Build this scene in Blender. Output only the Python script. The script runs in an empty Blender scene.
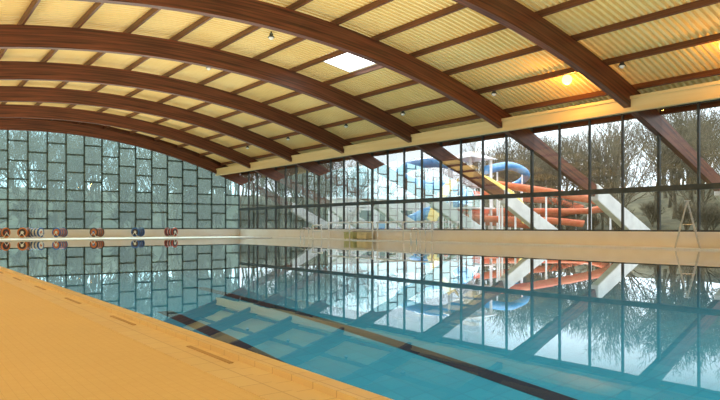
import bpy, bmesh, math, random
from mathutils import Vector, Matrix
random.seed(7)
S=bpy.context.scene
C=S.collection
try:
    S.view_settings.view_transform='Standard'
except Exception: pass

# ------------------------------------------------------------------ helpers
def link(o): C.objects.link(o); return o
def meshobj(name,bm,mats,smooth=False,recalc=True):
    me=bpy.data.meshes.new(name)
    if recalc: bmesh.ops.recalc_face_normals(bm,faces=bm.faces[:])
    bm.to_mesh(me); bm.free()
    for m in (mats if isinstance(mats,(list,tuple)) else [mats]): me.materials.append(m)
    if smooth:
        for p in me.polygons: p.use_smooth=True
    return link(bpy.data.objects.new(name,me))
def box(bm,x0,x1,y0,y1,z0,z1,mi=0):
    v=[bm.verts.new(p) for p in ((x0,y0,z0),(x1,y0,z0),(x1,y1,z0),(x0,y1,z0),(x0,y0,z1),(x1,y0,z1),(x1,y1,z1),(x0,y1,z1))]
    for f in ((0,3,2,1),(4,5,6,7),(0,1,5,4),(1,2,6,5),(2,3,7,6),(3,0,4,7)):
        bm.faces.new([v[i] for i in f]).material_index=mi
def tube(bm,pts,r,n=8,mi=0,cap=True,r1=None):
    pts=[Vector(p) for p in pts]; rings=[]
    for i,p in enumerate(pts):
        t=(pts[min(i+1,len(pts)-1)]-pts[max(i-1,0)]).normalized()
        a=Vector((0,0,1)) if abs(t.z)<.9 else Vector((1,0,0))
        u=t.cross(a).normalized(); w=u.cross(t)
        rr=r if r1 is None else r+(r1-r)*i/(len(pts)-1)
        rings.append([bm.verts.new(p+(u*math.cos(2*math.pi*k/n)+w*math.sin(2*math.pi*k/n))*rr) for k in range(n)])
    for a,b in zip(rings,rings[1:]):
        for k in range(n): bm.faces.new((a[k],a[(k+1)%n],b[(k+1)%n],b[k])).material_index=mi
    if cap:
        bm.faces.new(rings[0]).material_index=mi; bm.faces.new(rings[-1][::-1]).material_index=mi
def tag(o,label=None,cat=None,group=None,kind=None):
    if label: o["label"]=label
    if cat: o["category"]=cat
    if group: o["group"]=group
    if kind: o["kind"]=kind
    return o
def empty(name,loc,**k):
    o=bpy.data.objects.new(name,None); o.location=loc; o.empty_display_size=.2; link(o); tag(o,**k); return o
def child(o,p): o.parent=p; return o
def dup(src,loc,rotz=0,scale=1):
    def cp(s,par):
        n=s.copy(); C.objects.link(n)
        if par is not None: n.parent=par
        for c in s.children: cp(c,n)
        return n
    n=cp(src,None); n.location=loc; n.rotation_euler=(0,0,rotz); n.scale=(scale,)*3
    return n

# ------------------------------------------------------------------ materials
def mat(name,col=(.8,.8,.8),rough=.5,metal=0,spec=.5):
    m=bpy.data.materials.new(name); m.use_nodes=True
    b=m.node_tree.nodes["Principled BSDF"]
    b.inputs["Base Color"].default_value=(*col,1); b.inputs["Roughness"].default_value=rough
    b.inputs["Metallic"].default_value=metal; b.inputs["Specular IOR Level"].default_value=spec
    return m,m.node_tree,b
def noisy(name,c1,c2,scale=3,rough=.6,stretch=(1,1,1),metal=0,coord="Object",bump=0,detail=4):
    m,nt,b=mat(name,c1,rough,metal); N=nt.nodes; L=nt.links
    tc=N.new("ShaderNodeTexCoord"); mp=N.new("ShaderNodeMapping"); mp.inputs["Scale"].default_value=stretch
    no=N.new("ShaderNodeTexNoise"); no.inputs["Scale"].default_value=scale; no.inputs["Detail"].default_value=detail
    cr=N.new("ShaderNodeValToRGB"); cr.color_ramp.elements[0].color=(*c1,1); cr.color_ramp.elements[1].color=(*c2,1)
    cr.color_ramp.elements[0].position=.35; cr.color_ramp.elements[1].position=.65
    L.new(tc.outputs[coord],mp.inputs[0]); L.new(mp.outputs[0],no.inputs[0]); L.new(no.outputs[0],cr.inputs[0]); L.new(cr.outputs[0],b.inputs["Base Color"])
    if bump:
        bp=N.new("ShaderNodeBump"); bp.inputs["Strength"].default_value=bump; L.new(no.outputs[0],bp.inputs["Height"]); L.new(bp.outputs[0],b.inputs["Normal"])
    return m
def tiles(name,c1,c2,grout,w,h,rough=.4,mortar=.012,mott=.35):
    m,nt,b=mat(name,c1,rough); N=nt.nodes; L=nt.links
    tc=N.new("ShaderNodeTexCoord"); br=N.new("ShaderNodeTexBrick")
    br.offset=0.0; br.inputs["Scale"].default_value=1; br.inputs["Brick Width"].default_value=w; br.inputs["Row Height"].default_value=h
    br.inputs["Mortar Size"].default_value=mortar; br.inputs["Mortar Smooth"].default_value=.3
    br.inputs["Color1"].default_value=(*c1,1); br.inputs["Color2"].default_value=(*c2,1); br.inputs["Mortar"].default_value=(*grout,1)
    no=N.new("ShaderNodeTexNoise"); no.inputs["Scale"].default_value=.6; no.inputs["Detail"].default_value=5
    mx=N.new("ShaderNodeMix"); mx.data_type='RGBA'; mx.blend_type='MULTIPLY'; mx.inputs[0].default_value=mott
    cr=N.new("ShaderNodeValToRGB"); cr.color_ramp.elements[0].color=(.8,.76,.7,1); cr.color_ramp.elements[1].color=(1.05,1.03,1,1)
    L.new(tc.outputs["Object"],br.inputs[0]); L.new(tc.outputs["Object"],no.inputs[0]); L.new(no.outputs[0],cr.inputs[0])
    L.new(br.outputs[0],mx.inputs[6]); L.new(cr.outputs[0],mx.inputs[7]); L.new(mx.outputs[2],b.inputs["Base Color"])
    return m
def wood(name,dark,light,rough=.42):
    m,nt,b=mat(name,dark,rough); N=nt.nodes; L=nt.links
    uv=N.new("ShaderNodeUVMap"); mp=N.new("ShaderNodeMapping"); mp.inputs["Scale"].default_value=(.3,11,1)
    no=N.new("ShaderNodeTexNoise"); no.inputs["Scale"].default_value=1.0; no.inputs["Detail"].default_value=5
    cr=N.new("ShaderNodeValToRGB"); cr.color_ramp.elements[0].color=(*dark,1); cr.color_ramp.elements[1].color=(*light,1)
    cr.color_ramp.elements[0].position=.35; cr.color_ramp.elements[1].position=.65
    L.new(uv.outputs[0],mp.inputs[0]); L.new(mp.outputs[0],no.inputs[0]); L.new(no.outputs[0],cr.inputs[0]); L.new(cr.outputs[0],b.inputs["Base Color"])
    return m
M_arch=wood("glulam",(.055,.017,.008),(.20,.060,.027))
M_purlin=wood("purlin_wood",(.075,.024,.010),(.18,.060,.025))
M_ceil=noisy("yellow_steel_deck",(.88,.64,.26),(.93,.72,.34),.35,.5)
M_beam=noisy("cream_fascia",(.76,.56,.26),(.84,.65,.33),1.2,.5,(1,.15,3))
M_wall=noisy("painted_wall",(.84,.82,.76),(.9,.88,.82),.8,.6)
M_curb=noisy("beige_tiled_sill",(.93,.88,.82),(.96,.92,.88),1.5,.45)
M_deck=tiles("ochre_deck_tiles",(.88,.69,.39),(.91,.73,.43),(.80,.61,.33),.06,.03,.5,.002,.5)
M_deck2=tiles("pale_deck_tiles",(.95,.91,.86),(.96,.94,.90),(.90,.85,.79),.25,.25)
M_cope=tiles("coping_tiles",(.87,.70,.44),(.90,.75,.49),(.66,.50,.30),.25,.25,mortar=.005)
M_grate=noisy("gutter_grating",(.48,.32,.16),(.56,.39,.21),3,.5)
M_pool=tiles("pool_blue_tiles",(.010,.29,.42),(.018,.33,.465),(.010,.26,.38),.25,.25,.5,.01,.15)
M_lane=noisy("navy_lane_tiles",(.001,.006,.018),(.002,.009,.024),4,.6)
M_frame=noisy("dark_steel_frame",(.035,.042,.042),(.07,.078,.075),2,.5)
M_gframe=noisy("grey_green_frame",(.035,.06,.055),(.06,.095,.09),2,.5)
M_conc=noisy("pale_concrete",(.66,.66,.64),(.80,.80,.78),1.2,.8)
M_chrome,_,_=mat("stainless_steel",(.75,.75,.77),.2,1)
M_alu=noisy("dull_aluminium",(.55,.56,.56),(.66,.67,.67),3,.5)
M_white=noisy("white_paint",(.84,.84,.84),(.9,.9,.9),3,.4)
M_red=noisy("red_orange_fibreglass",(.84,.20,.10),(.88,.30,.16),1.5,.25)
M_blue=noisy("blue_fibreglass",(.08,.31,.66),(.14,.40,.74),1.5,.25)
M_yel=noisy("yellow_fibreglass",(.92,.66,.16),(.95,.74,.24),1.5,.25)
M_plred=noisy("red_plastic",(.42,.05,.02),(.52,.08,.03),5,.4)
M_orange=noisy("orange_plastic",(.56,.16,.04),(.68,.22,.06),5,.4)
M_plblue=noisy("blue_plastic",(.02,.10,.36),(.04,.17,.48),5,.4)
M_pldark=noisy("dark_plastic",(.03,.02,.03),(.06,.04,.05),5,.4)
M_green=noisy("lime_plastic",(.50,.52,.25),(.6,.62,.32),5,.5)
M_sand=noisy("sand_plastic",(.70,.60,.35),(.78,.68,.42),5,.5)
M_bark=noisy("bark",(.10,.085,.05),(.21,.185,.115),6,.9)
M_ground=noisy("leaf_litter_grass",(.07,.07,.036),(.15,.14,.075),.5,.95)
M_dkglass,_,_=mat("dark_window_glass",(.08,.10,.12),.1)
def glassmat(name,tint,haze=0,ior=1.45):
    m=bpy.data.materials.new(name); m.use_nodes=True; nt=m.node_tree; N=nt.nodes; L=nt.links; N.clear()
    out=N.new("ShaderNodeOutputMaterial"); mx=N.new("ShaderNodeMixShader"); fr=N.new("ShaderNodeFresnel"); fr.inputs[0].default_value=ior
    t=N.new("ShaderNodeBsdfTransparent"); t.inputs[0].default_value=(*tint,1)
    g=N.new("ShaderNodeBsdfGlossy"); g.inputs["Roughness"].default_value=.0
    ml=N.new("ShaderNodeMath"); ml.operation='MULTIPLY'; ml.inputs[1].default_value=.6
    L.new(fr.outputs[0],ml.inputs[0]); L.new(ml.outputs[0],mx.inputs[0]); L.new(t.outputs[0],mx.inputs[1]); L.new(g.outputs[0],mx.inputs[2])
    last=mx
    if haze:
        tr=N.new("ShaderNodeBsdfTranslucent"); tr.inputs[0].default_value=(.60,.86,.86,1)
        m2=N.new("ShaderNodeMixShader"); m2.inputs[0].default_value=haze
        tc=N.new("ShaderNodeTexCoord"); sp=N.new("ShaderNodeSeparateXYZ"); cb=N.new("ShaderNodeCombineXYZ")
        a1=N.new("ShaderNodeMath"); a1.operation='MULTIPLY_ADD'; a1.inputs[1].default_value=24/37; a1.inputs[2].default_value=7*24/37
        f1=N.new("ShaderNodeMath"); f1.operation='FLOOR'; a2=N.new("ShaderNodeMath"); a2.operation='MULTIPLY'; a2.inputs[1].default_value=.62
        f2=N.new("ShaderNodeMath"); f2.operation='FLOOR'; wn=N.new("ShaderNodeTexWhiteNoise"); cr=N.new("ShaderNodeValToRGB")
        cr.color_ramp.elements[0].color=(tint[0]*.8,tint[1]*.85,tint[2]*.85,1); cr.color_ramp.elements[1].color=(tint[0]*1.12,tint[1]*1.08,tint[2]*1.08,1)
        L.new(tc.outputs["Object"],sp.inputs[0]); L.new(sp.outputs[0],a1.inputs[0]); L.new(a1.outputs[0],f1.inputs[0]); L.new(sp.outputs[2],a2.inputs[0]); L.new(a2.outputs[0],f2.inputs[0])
        L.new(f1.outputs[0],cb.inputs[0]); L.new(f2.outputs[0],cb.inputs[2]); L.new(cb.outputs[0],wn.inputs["Vector"]); L.new(wn.outputs["Value"],cr.inputs[0]); L.new(cr.outputs[0],t.inputs[0])
        L.new(mx.outputs[0],m2.inputs[1]); L.new(tr.outputs[0],m2.inputs[2]); last=m2
    L.new(last.outputs[0],out.inputs[0])
    return m
M_glass=glassmat("clear_glazing",(.95,.98,.98))
M_gglass=glassmat("tinted_glazing",(.55,.80,.80),.12)
M_water=bpy.data.materials.new("pool_water"); M_water.use_nodes=True
nt=M_water.node_tree; nt.nodes.clear(); N=nt.nodes; L=nt.links
out=N.new("ShaderNodeOutputMaterial"); rf=N.new("ShaderNodeBsdfRefraction"); rf.inputs["IOR"].default_value=1.33; rf.inputs["Roughness"].default_value=0.0; rf.inputs["Color"].default_value=(.93,.99,1,1)
gs=N.new("ShaderNodeBsdfGlossy"); gs.inputs["Roughness"].default_value=0.0; gs.inputs["Color"].default_value=(.98,.99,1,1)
fr=N.new("ShaderNodeFresnel"); fr.inputs[0].default_value=1.33
mr=N.new("ShaderNodeMapRange"); mr.inputs["From Min"].default_value=.23; mr.inputs["From Max"].default_value=.68; mr.inputs["To Min"].default_value=0.02; mr.inputs["To Max"].default_value=1; mr.clamp=True
mx=N.new("ShaderNodeMixShader")
tc=N.new("ShaderNodeTexCoord"); no=N.new("ShaderNodeTexNoise"); no.inputs["Scale"].default_value=1.3; no.inputs["Detail"].default_value=2
bp=N.new("ShaderNodeBump"); bp.inputs["Strength"].default_value=.03; bp.inputs["Distance"].default_value=.01
L.new(tc.outputs["Object"],no.inputs[0]); L.new(no.outputs[0],bp.inputs["Height"])
for nn in (rf,gs): L.new(bp.outputs[0],nn.inputs["Normal"])
L.new(fr.outputs[0],mr.inputs["Value"]); L.new(mr.outputs["Result"],mx.inputs[0]); L.new(rf.outputs[0],mx.inputs[1]); L.new(gs.outputs[0],mx.inputs[2]); L.new(mx.outputs[0],out.inputs[0])
def emat(name,col,s):
    m,nt,b=mat(name,col,.3); b.inputs["Emission Color"].default_value=(*col,1); b.inputs["Emission Strength"].default_value=s; return m
M_bulb=emat("lit_sodium_bulb",(1,.55,.12),6)
M_opal=emat("glowing_opal_skylight",(1,1,1),3.0)  # emission stands in for daylight coming through the skylight panel
M_bulboff,_,_=mat("unlit_lens",(.9,.9,.88),.2)

# ------------------------------------------------------------------ dimensions
XL,XR=-7.0,30.0; YB,YG=-8.0,61.6; EYE=.96; XC=11.5; BAY=7.56
def az(X):
    if X<=XR: 
        return EYE+8.85-.0115*(X-XC)**2
    return az(XR)-.4255*(X-XR)
def aslope(X): return -.023*(min(X,XR)-XC)
AY=[YG-BAY*k for k in range(10) if YG-BAY*k>YB]

# ------------------------------------------------------------------ arches
def sweepxz(name,xs,half0,w0,m):
    bm=bmesh.new(); uvl=bm.loops.layers.uv.new("UVMap"); rings=[]; s=0; ss=[]; prev=None
    for X in xs:
        f=max(0,min(1,(X-28.5)/4)); half=half0*(1-.22*f); w=w0*(1-.12*f)
        z=az(X); a=math.atan(aslope(X)); n=Vector((-math.sin(a),0,math.cos(a))); p=Vector((X,0,z))
        if prev is not None: s+=(p-prev).length
        prev=p; ss.append(s)
        rings.append([bm.verts.new(p+n*h+Vector((0,y,0))) for h,y in ((-half,-w),(-half,w),(half,w),(half,-w))])
    w=w0; half=half0
    vv=[0,w*2,w*2+half*2,w*4+half*2,w*4+half*4]
    for i in range(len(rings)-1):
        for k in range(4):
            f=bm.faces.new((rings[i][k],rings[i][(k+1)%4],rings[i+1][(k+1)%4],rings[i+1][k]))
            for l,(u,v) in zip(f.loops,((ss[i],vv[k]),(ss[i],vv[k+1]),(ss[i+1],vv[k+1]),(ss[i+1],vv[k]))): l[uvl].uv=(u,v)
    bm.faces.new(rings[0]); bm.faces.new(rings[-1][::-1])
    return meshobj(name,bm,m)
xs=[-6.75]+[-6+ i*.75 for i in range(49)]+[31.5,33,34.5,36.2]
xs=sorted(set(xs))
arch=sweepxz("glulam_arch",xs,.48,.17,M_arch)
arch.location=(0,AY[0],0)
tag(arch,"curved reddish-brown glued laminated timber roof arch","roof arch","timber roof arches")
for y in AY[1:]:
    o=arch.copy(); C.objects.link(o); o.location=(0,y,0)
bm=bmesh.new()
prof=[(36.25,3.70),(44.4,-.1),(44.4,-.35),(42.0,-.35),(36.25,2.65)]
vs=[[bm.verts.new((x,y,z)) for x,z in prof] for y in (-.26,.26)]
bm.faces.new(vs[0]); bm.faces.new(vs[1][::-1])
for i in range(5): bm.faces.new((vs[0][i],vs[0][(i+1)%5],vs[1][(i+1)%5],vs[1][i]))
bmesh.ops.bevel(bm,geom=bm.edges[:],offset=.04,segments=1,affect='EDGES')
bt=meshobj("concrete_buttress",bm,M_conc); bt.location=(0,AY[0],0)
tag(bt,"white sloping concrete buttress outside the glass wall","buttress","concrete buttresses")
for y in AY[1:]:
    o=bt.copy(); C.objects.link(o); o.location=(0,y,0)

# ------------------------------------------------------------------ ceiling and purlins
PY0,PY1=YB,YG+.6
CO=.48+.32
skX=(18.70,20.72); skY=(26.1,28.9)
bm=bmesh.new(); cx=[XL-1+i*.75 for i in range(52)]; cx=[x for x in cx if x<31.6]
cx=sorted(cx+[skX[0],skX[1]])
prof=[]; y=PY0
while y<PY1:
    prof+= [(y,0),(y+.105,0),(y+.135,.12),(y+.255,.12)]; y+=.285
grid=[]
for X in cx:
    a=math.atan(aslope(X)); n=Vector((-math.sin(a),0,math.cos(a))); p=Vector((X,0,az(X)))+n*CO
    grid.append([bm.verts.new(p+n*h+Vector((0,yy,0))) for yy,h in prof])
for i in range(len(cx)-1):
    for j in range(len(prof)-1):
        if skX[0]-.01<cx[i] and cx[i+1]<skX[1]+.01 and skY[0]<prof[j][0]<skY[1]: continue
        bm.faces.new((grid[i][j],grid[i+1][j],grid[i+1][j+1],grid[i][j+1]))
ceil=meshobj("ceiling",bm,M_ceil,recalc=False); tag(ceil,"yellow corrugated steel roof deck between purlins",kind="structure")
xm=sum(skX)/2
a=math.atan(aslope(xm))
bm=bmesh.new(); lx=(skX[1]-skX[0])/2/math.cos(a)+.02; ly=(skY[1]-skY[0])/2
for s in (-1,1):
    box(bm,s*lx-.04,s*lx+.04,-ly-.04,ly+.04,-.05,.2); box(bm,-lx,lx,s*ly-.04,s*ly+.04,-.05,.2)
sk=meshobj("window_20",bm,M_white); sk.location=(xm,sum(skY)/2,az(xm)+CO/math.cos(a)-.05); sk.rotation_euler=(0,-a,0)
tag(sk,"white opal roof skylight panel",kind="structure")
bm=bmesh.new(); box(bm,-lx,lx,-ly,ly,-.04,-.01); g=meshobj("opal_panel",bm,M_opal); child(g,sk)
bm=bmesh.new(); uvl=bm.loops.layers.uv.new("UVMap"); L0=(PY1-PY0)
box(bm,-.05,.05,0,L0,-.12,.15)
for f in bm.faces:
    for l in f.loops: l[uvl].uv=(l.vert.co.y, l.vert.co.x+l.vert.co.z)
pu=meshobj("roof_purlin",bm,M_purlin)
tag(pu,"long reddish-brown timber purlin under the yellow roof deck","purlin","timber roof purlins")
px=[-6.42+i*2.27 for i in range(17)]
for i,X in enumerate(px):
    o=pu if i==0 else pu.copy()
    if i: C.objects.link(o)
    a=math.atan(aslope(X)); n=Vector((-math.sin(a),0,math.cos(a)))
    o.location=Vector((X,PY0,az(X)))+n*.63; o.rotation_euler=(0,-a,0)
bm=bmesh.new(); box(bm,27.3,27.7,YB,YG,6.26,6.86); box(bm,27.24,27.34,YB,YG,6.22,6.32); box(bm,27.22,27.34,YB,YG,6.78,6.92)
tag(meshobj("trim_1",bm,M_beam),"tan-gold edge beam above the glass wall",kind="structure")
bm=bmesh.new(); box(bm,XL,XL+.4,YB,YG,5.2,6.1)
tag(meshobj("trim_2",bm,M_beam),"cream edge beam",kind="structure")

# ------------------------------------------------------------------ walls
SH=.74; SG=.74
bm=bmesh.new(); box(bm,XL-.3,XL,YB,YG+.2,-.1,6.6)
tag(meshobj("wall_left",bm,M_wall),"plain cream side wall",kind="structure")
bm=bmesh.new(); box(bm,XL-.3,XR+.2,YB-.3,YB,-.1,11)
tag(meshobj("wall_back",bm,M_wall),"plain cream end wall",kind="structure")
bm=bmesh.new(); box(bm,29.85,30.3,YB,YG+.3,-.1,SH-.04); box(bm,29.7,30.3,YB,YG+.3,SH-.08,SH)
tag(meshobj("wall_right",bm,M_curb),"low pale tiled sill wall below the glazing",kind="structure")
bm=bmesh.new(); box(bm,XL,29.85,YG-.15,YG+.3,-.1,SG-.04); box(bm,XL,29.7,YG-.3,YG+.3,SG-.08,SG)
tag(meshobj("wall_far",bm,M_curb),"low pale tiled sill wall below the glazing",kind="structure")

def rwin(idx,y0,y1):
    bm=bmesh.new(); n=max(1,round((y1-y0)/1.89)); x0,x1=29.98,30.12
    top=6.75
    for i in range(n):
        y=y0+(y1-y0)*i/n; w=.045 if 0<i else .065
        box(bm,x0,x1,y-w,y+w,SH,top)
    box(bm,x0-.08,x1+.03,y0,y1,2.68,2.94); box(bm,x0,x1,y0+.06,y1-.06,SH,SH+.08)
    box(bm,x0,x1,y0+.06,y1-.06,top-.1,top)
    o=meshobj("window_%d"%idx,bm,M_frame); tag(o,"tall dark steel framed glazing bay with two rows",kind="structure")
    bm=bmesh.new(); v=[bm.verts.new(p) for p in ((30.07,y0,SH),(30.07,y1,SH),(30.07,y1,top),(30.07,y0,top))]; bm.faces.new(v)
    g=meshobj("glass",bm,M_glass,recalc=False); child(g,o)
ys=sorted(AY); edges=[YB]+ys
for i in range(len(edges)-1): rwin(i+1,edges[i]+.0,edges[i+1])
bm=bmesh.new(); n=24; cw=(XR-XL)/n; y0,y1=YG+.18,YG+.30
def gtop(X): return az(X)-.1
for i in range(n+1):
    X=XL+cw*i; w=.07
    box(bm,X-w,X+w,y0,y1,SG,gtop(min(X,29.9)))
for i in range(n):
    a=XL+cw*i; b=a+cw; t=min(gtop(a),gtop(b))
    hs=[3.3]+([1.7,4.3,5.9,7.5] if i%2 else [2.4,5.1,6.7,8.4])
    for h in hs:
        if h<t: box(bm,a,b,y0,y1,h-.06,h+.06)
box(bm,XL,XR,y0,y1,SG,SG+.12)
gw=meshobj("window_11",bm,M_gframe); tag(gw,"arched end wall glazing with staggered grey-green bars",kind="structure")
bm=bmesh.new(); bot=[]; tp=[]
for i in range(n+1):
    X=XL+cw*i; bot.append(bm.verts.new((X,YG+.26,SG))); tp.append(bm.verts.new((X,YG+.26,az(X)+.2)))
for i in range(n): bm.faces.new((bot[i],bot[i+1],tp[i+1],tp[i]))
child(meshobj("glass",bm,M_gglass,recalc=False),gw)
bm=bmesh.new(); bot=[]; tp=[]
for i in range(49):
    X=XL+(XR-XL)*i/48; bot.append(bm.verts.new((X,YG+.1,az(X)+.3))); tp.append(bm.verts.new((X,YG+.1,az(X)+1.3)))
for i in range(48): bm.faces.new((bot[i],bot[i+1],tp[i+1],tp[i]))
tag(meshobj("trim_3",bm,M_purlin),"timber infill strip above the end arch",kind="structure")

# ------------------------------------------------------------------ floor + pool
PX0,PX1,PYA,PYB=2.2,28.0,-3.0,51.0; PD=-2.45; WZ=-.035
bm=bmesh.new()
box(bm,XL,PX0-.5,YB,YG,-.3,0); box(bm,PX0-.5,PX1+.35,YB,PYA-.3,-.3,0)
box(bm,PX0-.5,PX1+.35,PYB+.35,YG,-.3,0,1); box(bm,PX1+.35,XR,YB,YG,-.3,0,1)
tag(meshobj("floor",bm,[M_deck,M_deck2]),"ochre ceramic tiled pool deck",kind="structure")
pool=empty("swimming_pool",((PX0+PX1)/2,(PYA+PYB)/2,0),label="long rectangular blue tiled swimming pool with calm water",cat="swimming pool")
ox,oy=(PX0+PX1)/2,(PYA+PYB)/2
def pch(name,bm,m,**k):
    for v in bm.verts: v.co.x-=ox; v.co.y-=oy
    o=meshobj(name,bm,m,**k); child(o,pool); return o
bm=bmesh.new()
box(bm,PX0-.2,PX1+.2,PYA-.2,PYB+.2,PD-.2,PD)
for b in ((PX0-.2,PX0,PYA-.2,PYB+.2),(PX1,PX1+.2,PYA-.2,PYB+.2),(PX0,PX1,PYA-.2,PYA),(PX0,PX1,PYB,PYB+.2)): box(bm,*b,PD,-.05)
pch("basin",bm,M_pool)
# water surface: counter-clockwise so that the normal points up
bm=bmesh.new(); v=[bm.verts.new(p) for p in ((PX0-.02,PYA-.02,WZ),(PX1+.02,PYA-.02,WZ),(PX1+.02,PYB+.02,WZ),(PX0-.02,PYB+.02,WZ))]; bm.faces.new(v)
pch("water",bm,M_water,recalc=False)
bm=bmesh.new()
box(bm,PX0-.5,PX0-.28,PYA-.3,PYB+.35,-.3,.004); box(bm,PX0-.14,PX0,PYA-.14,PYB+.14,-.3,.03)
pch("coping",bm,M_cope)
bm=bmesh.new()
box(bm,PX1,PX1+.14,PYA-.14,PYB+.14,-.3,.03); box(bm,PX0,PX1,PYB,PYB+.14,-.3,.03); box(bm,PX0,PX1,PYA-.14,PYA,-.3,.03)
pch("coping",bm,M_deck2)
bm=bmesh.new()
box(bm,PX0-.28,PX0-.14,PYA-.3,PYB+.35,-.3,-.01)
y=PYA+.6
while y<PYB:
    box(bm,PX0-.24,PX0-.205,y,y+.8,-.02,-.003,1); y+=2.2
pch("overflow_gutter",bm,[M_cope,M_grate])
bm=bmesh.new(); box(bm,PX1+.14,PX1+.35,PYA-.3,PYB+.35,-.3,-.005); box(bm,PX0,PX1+.14,PYB+.14,PYB+.35,-.3,-.005)
pch("overflow_gutter",bm,M_deck2)
for X,ye in ((3.55,10.0),(5.2,12.6)):
    bm=bmesh.new(); box(bm,-.115,.115,PYA+1-oy,ye-oy,0,.006)
    ll=meshobj("lane_line",bm,M_lane); child(ll,pool); ll.location=(X-ox,0,PD+.002)

def ladder_pool(loc):
    e=empty("pool_ladder",loc,label="stainless steel pool ladder with curved handrails at the pool edge",cat="pool ladder",group="pool ladders")
    for s in (-.27,.27):
        pts=[(.55,s,0),(.55,s,.6)]+[(.15+.4*math.cos(t),s,.6+.3*math.sin(t)) for t in [math.pi*k/8 for k in range(1,8)]]+[(-.25,s,.6),(-.25,s,-1.1)]
        bm=bmesh.new(); tube(bm,pts,.022,8); child(meshobj("handrail",bm,M_chrome,True),e)
    for z in (-.25,-.55,-.85):
        bm=bmesh.new(); box(bm,-.3,-.2,-.27,.27,z-.015,z+.015); child(meshobj("step",bm,M_chrome),e)
    return e
l1=ladder_pool((PX1,31.5,0)); dup(l1,(PX1,45.4,0))

def railing(loc,n,sp,h):
    e=empty("railing",loc,label="white tubular two-rail barrier standing on the tiled deck",cat="railing",group="deck railings")
    for i in range(n+1):
        bm=bmesh.new(); tube(bm,[(0,i*sp,0),(0,i*sp,h)],.05,8); tube(bm,[(0,i*sp,0),(0,i*sp,.03)],.09,10); child(meshobj("post",bm,M_white,False),e)
    for z in (h,h*.55):
        bm=bmesh.new(); tube(bm,[(0,-.15,z),(0,n*sp+.15,z)],.055,8); child(meshobj("rail",bm,M_white,False),e)
    return e
r1=railing((28.9,31.0,0),2,2.9,1.3); dup(r1,(28.9,37.4,0)); 
r2=railing((28.85,44.2,0),1,1.3,1.1)

def chest(loc,m,label):
    bm=bmesh.new(); box(bm,-.3,.3,-.6,.6,.06,.5); box(bm,-.27,-.2,-.55,-.45,0,.06); box(bm,.2,.27,-.55,-.45,0,.06); box(bm,-.27,-.2,.45,.55,0,.06); box(bm,.2,.27,.45,.55,0,.06)
    bmesh.ops.bevel(bm,geom=bm.edges[:],offset=.015,segments=1,affect='EDGES')
    e=empty("storage_chest",loc,label=label,cat="storage chest"); child(meshobj("body",bm,m),e)
    bm=bmesh.new(); box(bm,-.33,.33,-.63,.63,.502,.57); bmesh.ops.bevel(bm,geom=bm.edges[:],offset=.02,segments=2,affect='EDGES'); child(meshobj("lid",bm,m),e)
    bm=bmesh.new(); tube(bm,[(-.32,-.12,.38),(-.37,-.12,.38),(-.37,.12,.38),(-.32,.12,.38)],.012,6); child(meshobj("handle",bm,M_chrome),e)
chest((29.3,40.6,0),M_green,"low pale green plastic storage chest by the sill")
chest((29.3,38.9,0),M_sand,"low sand-coloured plastic storage chest by the sill")

e=empty("stepladder",(29.1,14.4,0),label="open grey aluminium stepladder standing on the tiled deck",cat="stepladder"); e.rotation_euler=(0,0,math.radians(-60))
H=2.15
for s in (-1,1):
    for d,nm in ((1,"front_rail"),(-1,"rear_leg")):
        bm=bmesh.new(); tube(bm,[(d*.5,s*.26,.02),(0,s*.16,H)],.028,6); tube(bm,[(d*.51,s*.26,0),(d*.5,s*.26,.05)],.035,6); child(meshobj(nm,bm,M_alu),e)
for k in range(1,8):
    t=k/8; w=.26-.10*t; bm=bmesh.new(); x=.5*(1-t); box(bm,x-.05,x+.05,-w,w,H*t-.02,H*t+.01); child(meshobj("tread",bm,M_alu),e)
bm=bmesh.new(); box(bm,-.12,.12,-.18,.18,H-.02,H+.02); child(meshobj("top_platform",bm,M_alu),e)
for s in (-1,1):
    bm=bmesh.new(); tube(bm,[(-.25,s*.2,H/2),(.25,s*.2,H/2)],.012,6); child(meshobj("spreader",bm,M_chrome),e)

def reel(loc,ca,cb,cc,label):
    e=empty("lane_rope_reel",loc,label=label,cat="lane rope reel",group="lane rope reels")
    h=.5
    for s in (-1,1):
        bm=bmesh.new()
        tube(bm,[(0,s*.42,h),(0,s*.46,h)],.42,24,0); tube(bm,[(0,s*.455,h),(0,s*.475,h)],.30,24,1); tube(bm,[(0,s*.47,h),(0,s*.49,h)],.13,16,2)
        child(meshobj("flange",bm,[ca,cb,cc]),e)
        bm=bmesh.new(); tube(bm,[(-.38,s*.55,0),(0,s*.55,h),(.38,s*.55,0)],.035,6); child(meshobj("stand",bm,M_white),e)
    bm=bmesh.new()
    for k in range(8):
        y=-.36+k*.1; r=.34+.03*math.sin(k*2.1)
        tube(bm,[(0,y-.042,h),(0,y+.042,h)],r,18,mi=(k%3))
    child(meshobj("coiled_floats",bm,[ca,cb,M_white]),e)
    return e
kk=.803/640
for px_,ca,cb,cc,lb in ((2,M_orange,M_pldark,M_plred,"reel of coiled orange and dark lane rope floats"),(25,M_orange,M_pldark,M_white,"reel with orange rim and dark lane rope floats"),
        (36,M_plblue,M_white,M_orange,"reel with blue rim and white lane rope floats"),
        (60,M_plblue,M_orange,M_white,"reel with blue rim and orange lane rope floats"),(97,M_pldark,M_orange,M_plblue,"reel with dark rim and orange lane rope floats"),
        (138,M_plblue,M_pldark,M_white,"reel with blue rim and dark lane rope floats"),(171,M_plred,M_pldark,M_white,"reel with red rim and dark centre of lane rope floats")):
    Y=59.6; a=kk*(px_+115); zc=.803*Y/(1-.5959*a)
    r=reel((a*zc,Y,0),ca,cb,cc,lb); r.rotation_euler=(0,0,math.radians(random.choice((-50,-35,30,45))))

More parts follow.
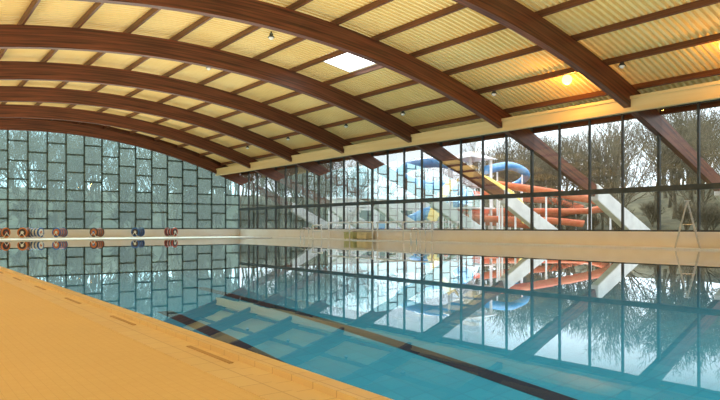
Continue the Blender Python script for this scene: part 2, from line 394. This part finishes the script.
# ------------------------------------------------------------------ ceiling lamps
def lamp(Y,on,X=25.8,en=160):
    z=az(X)+.60; e=empty("ceiling_lamp",(X,Y,z),label="lit orange floodlight fixed under the yellow roof deck" if on else "unlit grey floodlight fixed under the yellow roof deck",cat="ceiling lamp",group="ceiling floodlights")
    bm=bmesh.new(); tube(bm,[(0,0,.05),(0,0,.22)],.03,6); child(meshobj("bracket",bm,M_frame),e)
    bm=bmesh.new(); tube(bm,[(0,0,.12),(0,0,.05),(0,0,.04),(0,0,-.08)],.09,14,cap=False); 
    for v in bm.verts:
        if v.co.z<0: v.co.x*=1.8; v.co.y*=1.8
    child(meshobj("reflector",bm,M_frame,True),e)
    bm=bmesh.new(); bmesh.ops.create_uvsphere(bm,u_segments=14,v_segments=8,radius=.24 if on else .13); 
    for v in bm.verts: v.co.z-=.16 if on else .06
    child(meshobj("bulb",bm,M_bulb if on else M_bulboff,True),e)
    if on:
        l=bpy.data.lights.new("sodium_light","POINT"); l.energy=en; l.color=(1,.45,.08); l.shadow_soft_size=.15
        lo=bpy.data.objects.new("sodium_light",l); link(lo); lo.location=(0,0,-.55); lo.parent=e
for Y,on in ((11.3,True),(15.6,False),(18.4,True),(22.9,False),(30.3,False),(36.4,False),(44.4,False),(51.5,False)): lamp(Y,on,en=220 if Y>15 else 110)
for Y in (20.0,27.6,35.1,42.7): lamp(Y,False,X=15.1)

# ------------------------------------------------------------------ outside
bm=bmesh.new(); n=60; x0,x1,y0,y1=-60,160,-60,180; V={}
def gh(x,y):
    d=max(0,x-68)/40; e=max(0,y-78)/50
    t=min(1,max(d,e)); return -.12+ 8.0*t*t*(3-2*t)+ .25*math.sin(x*.21)*math.cos(y*.17)*t
def gx(i): return x0+(x1-x0)*i/n
gxs=sorted(set([gx(i) for i in range(n+1)]+[-7.3,30.3])); gys=sorted(set([y0+(y1-y0)*i/n for i in range(n+1)]+[-8.3,61.9]))
for i,x in enumerate(gxs):
    for j,y in enumerate(gys): V[i,j]=bm.verts.new((x,y,gh(x,y)))
for i in range(len(gxs)-1):
    for j in range(len(gys)-1):
        if gxs[i]>-7.35 and gxs[i+1]<30.35 and gys[j]>-8.35 and gys[j+1]<61.95: continue
        bm.faces.new((V[i,j],V[i+1,j],V[i+1,j+1],V[i,j+1]))
tag(meshobj("ground",bm,M_ground,True),"winter grass and leaf litter rising into a wooded bank",kind="structure")

def maketree(seed,h):
    R=random.Random(seed); bm=bmesh.new()
    def br(p,d,l,r,lev):
        q=p+d*l*.5+Vector((R.uniform(-.06,.06),R.uniform(-.06,.06),0))*l; e=q+(d+Vector((R.uniform(-.12,.12),R.uniform(-.12,.12),.12))).normalized()*l*.5
        tube(bm,[p,q,e],r,5 if lev<2 else 3,cap=False,r1=r*.66)
        if lev>=6: return
        for i in range(4 if lev==0 else 3 if lev<5 else 2):
            a=R.uniform(0,2*math.pi); t=R.uniform(.35,.8) if i else .2
            u=d.orthogonal().normalized(); w=d.cross(u)
            nd=(d*math.cos(t)+(u*math.cos(a)+w*math.sin(a))*math.sin(t)+Vector((0,0,.14))).normalized()
            br(e if i<2 else q,nd,l*R.uniform(.66,.84),max(r*.6,.018),lev+1)
    br(Vector((0,0,-.3)),Vector((0,0,1)),h*.22,h*.014,0)
    me_o=meshobj("bare_tree",bm,M_bark); return me_o
protos=[maketree(s,h) for s,h in ((1,15),(2,17),(3,14),(4,16))]
R=random.Random(5); spots=[]
for i in range(115): spots.append((R.uniform(2,75),R.uniform(78,125)))
for i in range(125): spots.append((R.uniform(69,112),R.uniform(2,78)))
for i in range(30): spots.append((R.uniform(58,74),R.uniform(0,24)))
for i,(x,y) in enumerate(spots):
    if i<4: o=protos[i]
    else: o=protos[i%4].copy(); C.objects.link(o)
    o.location=(x,y,gh(x,y)); o.rotation_euler=(0,0,R.uniform(0,6.28)); o.scale=(R.uniform(.85,1.3),)*3
    tag(o,"leafless winter tree with grey-brown branches outside the hall","tree","bare trees")
def shrub(seed):
    R2=random.Random(seed); bm=bmesh.new()
    def br(p,d,l,r,lev):
        e=p+d*l; tube(bm,[p,e],r,3,cap=False,r1=r*.7)
        if lev>=4: return
        for i in range(4):
            nd=(d+Vector((R2.uniform(-.7,.7),R2.uniform(-.7,.7),R2.uniform(-.2,.5)))).normalized()
            br(p+d*l*R2.uniform(.4,1),nd,l*R2.uniform(.6,.85),r*.7,lev+1)
    for i in range(4): br(Vector((R2.uniform(-.3,.3),R2.uniform(-.3,.3),-.2)),Vector((R2.uniform(-.5,.5),R2.uniform(-.5,.5),1)).normalized(),1.3,.05,0)
    return meshobj("bare_shrub",bm,M_bark)
sp=[shrub(1),shrub(2)]
for i in range(80):
    o=sp[i] if i<2 else sp[i%2].copy()
    if i>1: C.objects.link(o)
    x,y=(R.uniform(2,60),R.uniform(80,95)) if i%2 else (R.uniform(68,78),R.uniform(0,70))
    o.location=(x,y,gh(x,y)); o.scale=(R.uniform(.8,1.4),)*3; o.rotation_euler=(0,0,R.uniform(0,6.28))
    tag(o,"tangled leafless brown shrub at the woodland edge","shrub","leafless shrubs")

e=empty("outbuilding",(53,66.5,-.12),label="pale low flat-roofed building with dark windows outside",cat="building"); e.rotation_euler=(0,0,math.radians(-37))
bm=bmesh.new(); box(bm,-7,7,-3,3,0,4.6); child(meshobj("walls",bm,M_white),e)
bm=bmesh.new(); box(bm,-7.3,7.3,-3.3,3.3,4.6,4.95); child(meshobj("flat_roof",bm,M_conc),e)
for i in range(5):
    bm=bmesh.new(); x=-5.6+i*2.6; box(bm,x,x+1.6,-3.06,-3.0,1.6,3.2); child(meshobj("window_pane",bm,M_dkglass),e)
bm=bmesh.new(); box(bm,-.5,.5,-3.08,-3.0,0,1.5); child(meshobj("door",bm,M_blue),e)

e=empty("outdoor_staircase",(36.2,50.2,-.12),label="white outdoor concrete staircase with railings beside the glass wall",cat="staircase"); e.rotation_euler=(0,0,math.radians(-37))
bm=bmesh.new()
for i in range(20):
    x=-2.6+i*.22; box(bm,x,x+.22,-.9,.9,max(0,.2*i-.5),.2*(i+1))
child(meshobj("steps",bm,M_white),e)
bm=bmesh.new(); box(bm,1.8,3.6,-.9,.9,3.8,4.02); box(bm,3.3,3.55,-.8,.8,0,3.8); child(meshobj("landing",bm,M_white),e)
for s in (-.87,.87):
    bm=bmesh.new(); tube(bm,[(-2.6,s,1.1),(1.8,s,5.05),(3.6,s,5.05)],.04,6)
    for k in range(6):
        x=-2.6+k*.88; z=.2+k*.79; tube(bm,[(x,s,z-.1),(x,s,z+.9)],.03,6)
    tube(bm,[(3.57,s,4.0),(3.57,s,5.05)],.03,6)
    child(meshobj("handrail",bm,M_white),e)

def catmull(P,n=8):
    P=[Vector(p) for p in P]; o=[]
    for i in range(len(P)-1):
        a=P[max(i-1,0)];b=P[i];c=P[i+1];d=P[min(i+2,len(P)-1)]
        for k in range(n):
            t=k/n; o.append(.5*((2*b)+(c-a)*t+(2*a-5*b+4*c-d)*t*t+(-a+3*b-3*c+d)*t**3))
    o.append(P[-1]); return o
def slide(path,m,r,label,full=False):
    pts=catmull(path); bm=bmesh.new(); rings=[]
    K=12
    if full: tube(bm,pts,r,16)
    else:
        for i,p in enumerate(pts):
            t=(pts[min(i+1,len(pts)-1)]-pts[max(i-1,0)]).normalized(); u=t.cross(Vector((0,0,1))).normalized(); w=u.cross(t)
            ring=[]
            for side,rr in ((0,r),(1,r+.06)):
                ks=range(K+1) if side==0 else range(K,-1,-1)
                for k in ks:
                    a=math.pi+math.pi*k/K; ring.append(bm.verts.new(p+u*math.cos(a)*rr+w*(math.sin(a)*rr+r*.9)))
            rings.append(ring)
        for A,B in zip(rings,rings[1:]):
            for k in range(len(A)): bm.faces.new((A[k],A[(k+1)%len(A)],B[(k+1)%len(A)],B[k]))
    e=empty("water_slide",(path[-1][0],path[-1][1],-.1),label=label,cat="water slide")
    off=Vector(e.location)
    for v in bm.verts: v.co-=off
    child(meshobj("chute",bm,m,True),e)
    for i in range(4,len(pts)-3,9):
        p=pts[i]; bm=bmesh.new(); tube(bm,[Vector((p.x,p.y,-.15))-off,p+Vector((0,0,-.04-(r if full else 0)))-off],.09,8); child(meshobj("support_post",bm,M_white),e)
def W(x,y,zc):
    X=kk*(x+115)*zc; return (X,(zc-.5959*X)/.803,EYE+(227-y)/640*zc)
slide([W(490,186,62),W(520,190,61),W(562,197,61),W(598,204,62),W(610,209,66),W(588,213,72),W(545,213,74),W(500,213,74),W(460,213,70),W(464,219,66),W(510,222,63),W(550,223,63),W(582,226,63)],M_red,.6,"red-orange winding open water slide on white posts outside")
slide([W(478,196,80),W(512,200,84),W(556,204,86),W(578,211,84),W(556,216,80),W(510,215,78),W(450,220,76),W(496,225,71),W(540,228,67)],M_red,.75,"wide red-orange low water slide with a long sweeping curve outside")
slide([W(462,168,66),W(438,162,68),W(410,166,72),W(400,175,76),W(418,184,78),W(446,187,76),W(468,194,74),W(458,204,70),W(432,211,67),W(410,221,65)],M_blue,.58,"blue enclosed winding tube slide on white posts outside",True)
slide([W(486,170,66),W(510,166,70),W(526,174,72),W(518,184,76),W(500,190,76)],M_blue,.45,"blue curved tube slide beside the white slide tower",True)
slide([W(476,178,62),W(488,183,61),W(506,194,60),W(518,208,59),W(525,223,58)],M_yel,.5,"steep yellow open water slide outside")
slide([W(455,182,63),W(448,192,62),W(440,205,61),W(434,221,60)],M_yel,.5,"short yellow open water slide outside")
tx,ty,_=W(470,200,66)
e=empty("slide_tower",(tx,ty,-.1),label="white steel water slide tower with stairs and platform",cat="tower")
def tch(nm,bm,m): child(meshobj(nm,bm,m),e)
for sx in (-1.5,1.5):
    for sy in (-1.5,1.5):
        bm=bmesh.new(); tube(bm,[(sx,sy,0),(sx,sy,8.0)],.14,8); tch("post",bm,M_white)
bm=bmesh.new(); box(bm,-1.8,1.8,-1.8,1.8,5.15,5.35); box(bm,-1.8,1.8,-1.8,1.8,2.9,3.05); tch("platform",bm,M_white)
bm=bmesh.new(); v=[bm.verts.new(p) for p in ((-2,-2,8.0),(2,-2,8.0),(2,2,8.0),(-2,2,8.0),(0,0,8.9))]; bm.faces.new(v[:4])
for i in range(4): bm.faces.new((v[i],v[(i+1)%4],v[4]))
tch("roof",bm,M_white)
bm=bmesh.new()
for i in range(26):
    z=.2*i+.1; y=1.9+ (25-i)*.26; box(bm,-.6,.6,y,y+.3,z,z+.05)
for s in (-.65,.65):
    tube(bm,[(s,1.9+26*.26,0),(s,1.9,5.2)],.1,6); tube(bm,[(s,1.9+26*.26,1.0),(s,1.9,6.2)],.04,6)
tch("staircase",bm,M_white)
bm=bmesh.new()
for z in (5.8,6.3):
    tube(bm,[(1.7,-1.7,z),(1.7,1.7,z)],.04,6); tube(bm,[(-1.7,-1.7,z),(-1.7,1.7,z)],.04,6)
tch("guard_rail",bm,M_white)

# ------------------------------------------------------------------ light
w=bpy.data.worlds.new("overcast_sky"); S.world=w; w.use_nodes=True; nt=w.node_tree; bg=nt.nodes["Background"]
tc=nt.nodes.new("ShaderNodeTexCoord"); no=nt.nodes.new("ShaderNodeTexNoise"); no.inputs["Scale"].default_value=2.2; no.inputs["Detail"].default_value=5
cr=nt.nodes.new("ShaderNodeValToRGB"); cr.color_ramp.elements[0].color=(.66,.82,.96,1); cr.color_ramp.elements[1].color=(.95,.98,1,1)
cr.color_ramp.elements[0].position=.35; cr.color_ramp.elements[1].position=.6
nt.links.new(tc.outputs["Generated"],no.inputs[0]); nt.links.new(no.outputs[0],cr.inputs[0]); nt.links.new(cr.outputs[0],bg.inputs[0]); bg.inputs[1].default_value=2.7
def area(name,loc,sx,sy,en,col,rot=(math.pi,0,0)):
    l=bpy.data.lights.new(name,"AREA"); l.shape='RECTANGLE'; l.size=sx; l.size_y=sy; l.energy=en; l.color=col
    o=bpy.data.objects.new(name,l); link(o); o.location=loc; o.rotation_euler=rot; return o
area("ceiling_fill",(-4,27,3.2),4,64,3900,(1,.90,.68))  # added unseen fill, throws warm light up onto the ceiling
area("ceiling_fill",(12,25,1.6),14,64,4700,(1,.90,.68))  # second added fill facing up, over the pool, also for the ceiling
area("pool_floor_fill",((PX0+PX1)/2,(PYA+PYB)/2,-.08),PX1-PX0-.3,PYB-PYA-.3,3000,(.85,.95,1),(0,0,0))  # added fill just below the surface to brighten the pool floor, no real fixture
sl=bpy.data.lights.new("sun","SUN"); sl.energy=4; sl.angle=.3; sl.color=(1,.95,.88); so=bpy.data.objects.new("sun",sl); link(so); so.rotation_euler=(math.radians(50),0,math.radians(160))

# ------------------------------------------------------------------ camera
cd=bpy.data.cameras.new("camera"); cam=bpy.data.objects.new("camera",cd); link(cam)
cd.sensor_width=36; cd.lens=32.0; cd.shift_y=.0375; cd.clip_end=500
cam.location=(0,0,EYE); cam.rotation_euler=(math.radians(90),0,-math.radians(36.58))
S.camera=cam
